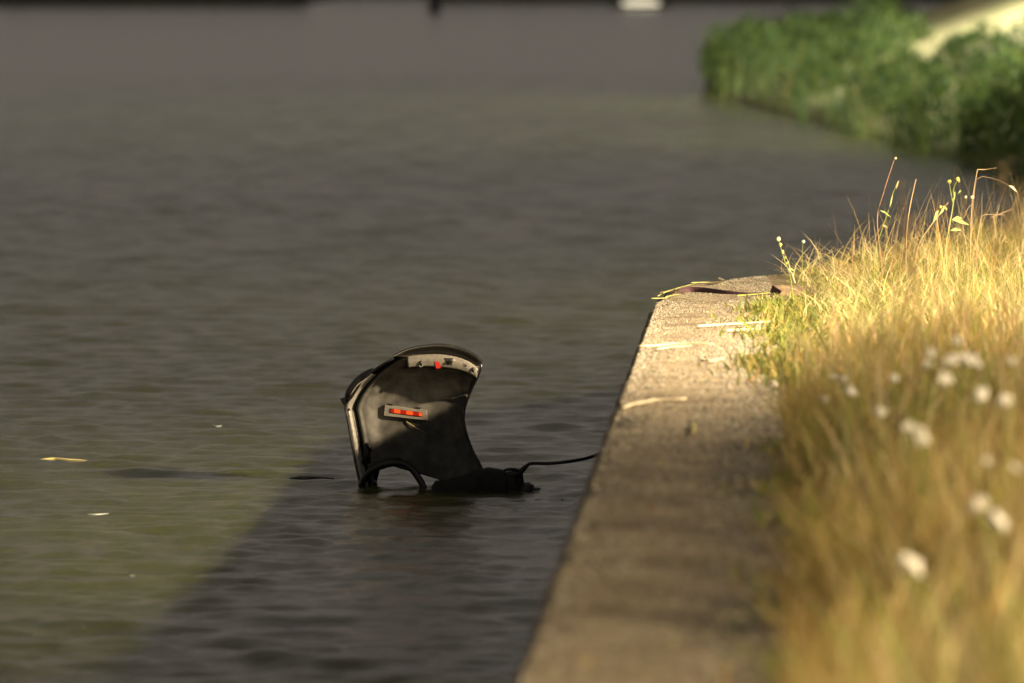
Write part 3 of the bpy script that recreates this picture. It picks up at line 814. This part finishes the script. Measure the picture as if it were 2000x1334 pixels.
# ------------------------------------------------------------------ plants that stand out
M_RSTEM = mat('red_stem', (.26, .14, .07), .6); M_GSTEM = mat('green_stem', (.17, .21, .035), .6); M_TSTEM = mat('tan_stem', (.28, .20, .10), .65)
M_BUD = mat('cream_bud', (.45, .40, .24), .7); M_YEL = mat('yellow_bud', (.42, .36, .08), .7); M_BLUE = mat('grey_blue_bud', (.34, .40, .36), .7)
M_WHITE = mat('white_petals', (.80, .77, .70), .7, noise=(60, 3, (.66, .62, .50), .4, .7))
def plant(name, Yd, stems, label, cat, heads=(), leaves=(), group=None):
    """stems: list of (pixel points, radius, material); heads: (px, py, radius, material); leaves: (p0, p1, width)"""
    x0, y0_ = stems[0][0][0]
    base = at(x0, y0_, Yd); gz_ = ground_z(base.x, base.y)
    b0 = Vector((base.x, base.y, gz_))
    t = empty(name, b0, label, cat, group)
    for k, (pp, r, m) in enumerate(stems):
        P = [at(x, y, Yd + .03 * math.sin(x * 1.3)) for x, y in pp]
        if k == 0: P = [b0 - Vector((0, 0, .03))] + (P if P[0].z > gz_ + .03 else P[1:])
        n_ = 14; P = cat_rom(P, n_); r *= .55
        obj('stem', tube(P, [r * (1 - .5 * i / (n_ - 1)) for i in range(n_)], 6), m, t)
    for k, (x, y, r, m) in enumerate(heads):
        obj('flower_head', blob(at(x, y, Yd), (r * .75, r * .75, r * .8), 9, 6, .35, k), m, t)
    for (x0, y0_), (x1, y1_), wd, m in leaves:
        A, B = at(x0, y0_, Yd), at(x1, y1_, Yd + .05); mid = (A + B) / 2 + Vector((0, -.02, .012))
        s = Vector((0, .3, 1)).cross((B - A).normalized()).normalized() * wd
        s = Vector((s.x * .3, s.y * .3, wd))
        obj('leaf', ([A, mid - s, B, mid + s], [(0, 1, 2, 3)]), m, t)
    return t
plant('dry_weed', 72, [([(1722, 520), (1716, 468), (1714, 420), (1727, 372), (1747, 310)], .011, M_RSTEM)], 'tall bare reddish stalk with one tiny pale bud at its tip', 'weed', [(1749, 309, .016, M_BUD)],
      [((1717, 410), (1741, 425), .012, M_GSTEM)])
plant('green_weed', 72, [([(1708, 500), (1722, 450), (1734, 415), (1742, 383), (1754, 354)], .012, M_GSTEM)], 'slender yellow-green stalk leaning beside the reddish stalk', 'weed', (),
      [((1722, 440), (1735, 447), .012, M_TSTEM), ((1738, 408), (1744, 380), .02, M_GSTEM), ((1750, 370), (1756, 352), .015, M_TSTEM)])
plant('dry_weed', 72.5, [([(1769, 500), (1772, 440), (1779, 395), (1789, 350)], .016, M_TSTEM)], 'straight thick tan stalk broken off at the top', 'weed')
plant('green_weed', 73, [([(1848, 480), (1855, 440), (1862, 395), (1862, 370), (1870, 352)], .014, M_GSTEM), ([(1861, 395), (1857, 376), (1854, 357)], .012, M_GSTEM)],
      'branching green weed with two yellow flower buds on top', 'weed', [(1854, 355, .026, M_YEL), (1870, 350, .028, M_YEL), (1873, 354, .015, M_YEL)],
      [((1862, 394), (1866, 374), .03, M_GSTEM), ((1858, 430), (1880, 426), .022, M_GSTEM), ((1860, 430), (1895, 440), .02, M_GSTEM), ((1870, 380), (1878, 372), .01, M_GSTEM), ((1855, 450), (1878, 450), .018, M_GSTEM)])
plant('green_weed', 72.3, [([(1790, 490), (1815, 445), (1838, 415), (1852, 395)], .013, M_TSTEM)], 'leaning weed with a fat green seed spike and small yellow flowers', 'weed', [(1837, 404, .018, M_YEL), (1843, 404, .014, M_YEL), (1848, 408, .014, M_YEL)],
      [((1822, 434), (1834, 410), .03, M_GSTEM), ((1834, 420), (1848, 404), .022, M_GSTEM)])
plant('dry_weed', 72.6, [([(1895, 500), (1896, 440), (1900, 385), (1909, 331)], .013, M_TSTEM), ([(1909, 331), (1925, 331), (1946, 328)], .009, M_TSTEM), ([(1897, 400), (1890, 408), (1884, 424)], .007, M_TSTEM)],
      'tan dry stalk with its tip snapped over sideways', 'weed', [(1899, 385, .022, M_BUD), (1886, 385, .018, M_BUD)])
plant('drooping_grass', 72.8, [([(1896, 480), (1903, 380), (1912, 346), (1950, 352), (1975, 366), (1987, 376)], .005, M_TSTEM)], 'thin arching grass stem with a drooping pale seed head', 'grass', (),
      [((1970, 362), (1988, 377), .02, M_BUD)])
plant('dry_weed', 72.2, [([(1908, 480), (1914, 440), (1920, 420), (1963, 420)], .010, M_TSTEM), ([(1940, 421), (1943, 445), (1947, 470)], .010, M_TSTEM), ([(1935, 425), (1960, 415), (1978, 408)], .012, M_TSTEM)],
      'dry kinked stalk bent level with a hanging broken piece', 'weed')
plant('flower_spike', 69.5, [([(1548, 590), (1546, 555), (1540, 528), (1531, 505), (1521, 470)], .012, M_GSTEM)], 'small crooked flower spike growing at the grass edge by the timber', 'weed',
      [(1520, 467, .028, M_BUD), (1524, 478, .022, M_YEL), (1528, 492, .022, M_YEL), (1533, 503, .018, M_GSTEM), (1537, 514, .018, M_GSTEM)], [((1540, 526), (1552, 529), .012, M_GSTEM)])
plant('budded_weed', 71.5, [([(1567, 545), (1567, 510), (1568, 474)], .008, M_GSTEM)], 'thin straight stem with one round grey-blue bud', 'weed', [(1569, 472, .022, M_BLUE)])
plant('dry_weed', 74, [([(1665, 515), (1664, 490), (1665, 472), (1677, 464)], .010, M_RSTEM)], 'short brown stalk bent at the top beside a fluffy seed head', 'weed')
tf = at(1664, 512, 74); tfz = ground_z(tf.x, tf.y)
tuft = []
for k in range(90):
    a0 = Vector((tf.x + random.gauss(0, .05), tf.y + random.gauss(0, .05), max(H, tfz) - .02))
    b0 = a0 + Vector((random.gauss(-.02, .16), random.gauss(0, .1), random.uniform(.06, .22)))
    tuft.append(tube([a0, (a0 + b0) / 2 + Vector((0, 0, .03)), b0], [.004, .004, .002], 4, cap=False))
tag(obj('seed_tuft', join(*tuft), M_TSTEM, origin=tf), 'low fluffy brown grass tuft on the far edge of the quay', 'grass tuft')

# white flower heads in the tall grass
FL = [(1870, 664, 46), (1816, 690, 46), (1812, 712, 46.5), (1858, 703, 45), (1889, 700, 46), (1898, 706, 45.5), (1846, 738, 44), (1975, 705, 44), (1746, 738, 47), (1914, 771, 42), (1961, 782, 42),
      (1796, 842, 41), (1798, 858, 41.2), (1772, 832, 42), (1718, 806, 45), (1510, 752, 55.2), (1494, 773, 54.6), (1508, 786, 54.2), (1530, 784, 54), (1628, 735, 50), (1648, 742, 50), (1660, 762, 49.5), (1610, 780, 50),
      (1770, 1092, 36), (1784, 1110, 36), (1940, 1010, 37), (1955, 1022, 37), (1912, 984, 38), (1984, 915, 38.5), (1930, 900, 39)]
for k, (px, py, Yd) in enumerate(FL):
    if Yd < 50: Yd -= 2.2
    hd = at(px, py, Yd); g0 = ground_z(hd.x, hd.y)
    if hd.z < g0 + .12: Yd += 1.5; hd = at(px, py, Yd)
    b0 = Vector((hd.x + random.uniform(-.08, .08), hd.y + random.uniform(-.1, .1), ground_z(hd.x, hd.y)))
    t = empty('white_flower', b0, 'thin-stemmed plant with a small white flower head in the tall dry grass', 'flower', 'white flowers in the tall grass')
    obj('stem', tube([Vector(p) for p in cat_rom([b0 - Vector((0, 0, .03)), (b0 + hd) / 2 + Vector((.02, 0, .01)), hd], 8)], .005, 5), M_GSTEM, t)
    pet = []; sc_ = random.uniform(.45, 1.05)
    for j in range(14):
        a0 = random.random() * 6.28; r = .045 * random.random() ** .5
        pet.append(blob(hd + sc_ * Vector((r * math.cos(a0), r * math.sin(a0), random.uniform(-.03, .03))), (.022 * sc_, .022 * sc_, .02 * sc_), 6, 4, .2, j + k))
    obj('flower_head', join(*pet), M_WHITE, t)

# tall brown stems at the right of the picture
for k, (px, py, Yd) in enumerate(((1958, 320, 43), (1978, 390, 42), (1940, 430, 45), (1990, 360, 44), (1760, 350, 47), (1775, 430, 47))):
    hd = at(px, py, Yd); b0 = at(px + 25, 900, Yd); b0.z = ground_z(b0.x, b0.y)
    t = empty('tall_grass_stem', b0, 'very tall thin brown grass stem rising above the dry grass', 'grass stem', 'tall thin stems above the grass')
    obj('stem', tube(cat_rom([b0 - Vector((0, 0, .03)), (b0 + hd) / 2 + Vector((.03, 0, 0)), hd], 8), .004, 5), M_TSTEM, t)
    sd = []
    for j in range(22):
        a0 = hd.lerp(b0, random.uniform(0, .22)); sd.append(tube([a0, a0 + Vector((random.gauss(0, .05), random.gauss(0, .05), .05))], [.004, .002], 4))
    tag(obj('seed_head', join(*sd), M_TSTEM, t), kind='stuff')

# ------------------------------------------------------------------ on the water
M_FOAM = mat('pale_foam', (.62, .66, .62), .4)
M_DARK = mat('dark_driftwood', (.012, .012, .009), .6, bump=(30, .4, .01))
def floating(name, px, rad, label, cat, m, n=10, flat=.5, lift=.0):
    P = [Vector(p) for p in cat_rom([on(x, y, .0) + Vector((0, 0, lift)) for x, y in px], n)]
    r = [rad * math.sin(math.pi * (.12 + .8 * i / (n - 1))) ** .7 for i in range(n)]
    return tag(obj(name, tube(P, r, 8, flat), m, origin=P[0]), label, cat)
floating('floating_leaf', [(78, 903), (105, 901), (135, 904), (160, 905), (185, 907)], .046, 'yellow reed leaf floating flat on the lit water', 'leaf', mat('reed_leaf_yellow', (.62, .52, .20), .55), lift=.02)
floating('floating_wood', [(568, 938), (585, 936.5), (615, 936), (650, 938)], .045, 'low dark stick floating on the water beside the sunken car', 'driftwood', M_DARK, lift=.012)
floating('floating_wood', [(1045, 980), (1075, 978), (1100, 981), (1122, 980)], .035, 'thin dark debris floating between the car and the quay', 'driftwood', M_DARK, lift=.012)
for k, (px, lab) in enumerate((([(414, 834), (425, 836), (437, 833)], 'pale bluish foam scrap floating on lit water beyond the yellow leaf'),
      ([(172, 1008), (190, 1008.5), (212, 1006.5)], 'thin white foam streak floating in front of the yellow leaf'),
      ([(90, 1169), (110, 1172), (148, 1172)], 'broken white foam streak floating where the water darkens'),
      ([(433, 1074), (440, 1076)], 'single white foam fleck at the edge of the quay shadow'), ([(254, 1128), (262, 1129)], 'tiny cream foam fleck near the broken foam streak'),
      ([(1056, 804), (1066, 805)], 'tiny bluish foam fleck between boot lid and quay'), ([(54, 1253), (60, 1254)], 'tiny white foam speck on the dark foreground water'))):
    floating('foam_fleck', px, .009, lab, 'foam', M_FOAM, lift=.018)

# far away: mooring post and a bright light at the waterline
pb = on(849, 23, 0); mp_ = empty('mooring_post', pb, 'dark thick mooring post standing in the far water', 'post')
obj('pile', tube([pb + Vector((0, 0, -1)), pb + Vector((0, 0, 1.6))], [.5, .42], 14), M_DARK, mp_)
obj('cap', tube([pb + Vector((0, 0, 1.6)), pb + Vector((0, 0, 1.8)), pb + Vector((0, 0, 2.0))], [.5, .5, .2], 14), M_DARK, mp_)
lp0 = on(1252, 15, 0); ll = empty('waterline_glow', lp0, 'bright warm light low down at the far waterline', 'light')  # glowing body for a lamp's reflection; pontoon and housing are made up
obj('pontoon', box(lp0 + Vector((0, 1.4, .06)), (5.2, 2.4, .35)), M_DARK, ll, False)
obj('housing', box(lp0 + Vector((0, 1.2, .62)), (3.5, .5, .7)), M_POST, ll, False)
obj('lens', blob(lp0 + Vector((0, .9, .36)), (1.6, .2, .24), 20, 10, 0), mat('bright_glow', (1, .9, .7), .4, emit=((1, .88, .62), 1.4)), ll)
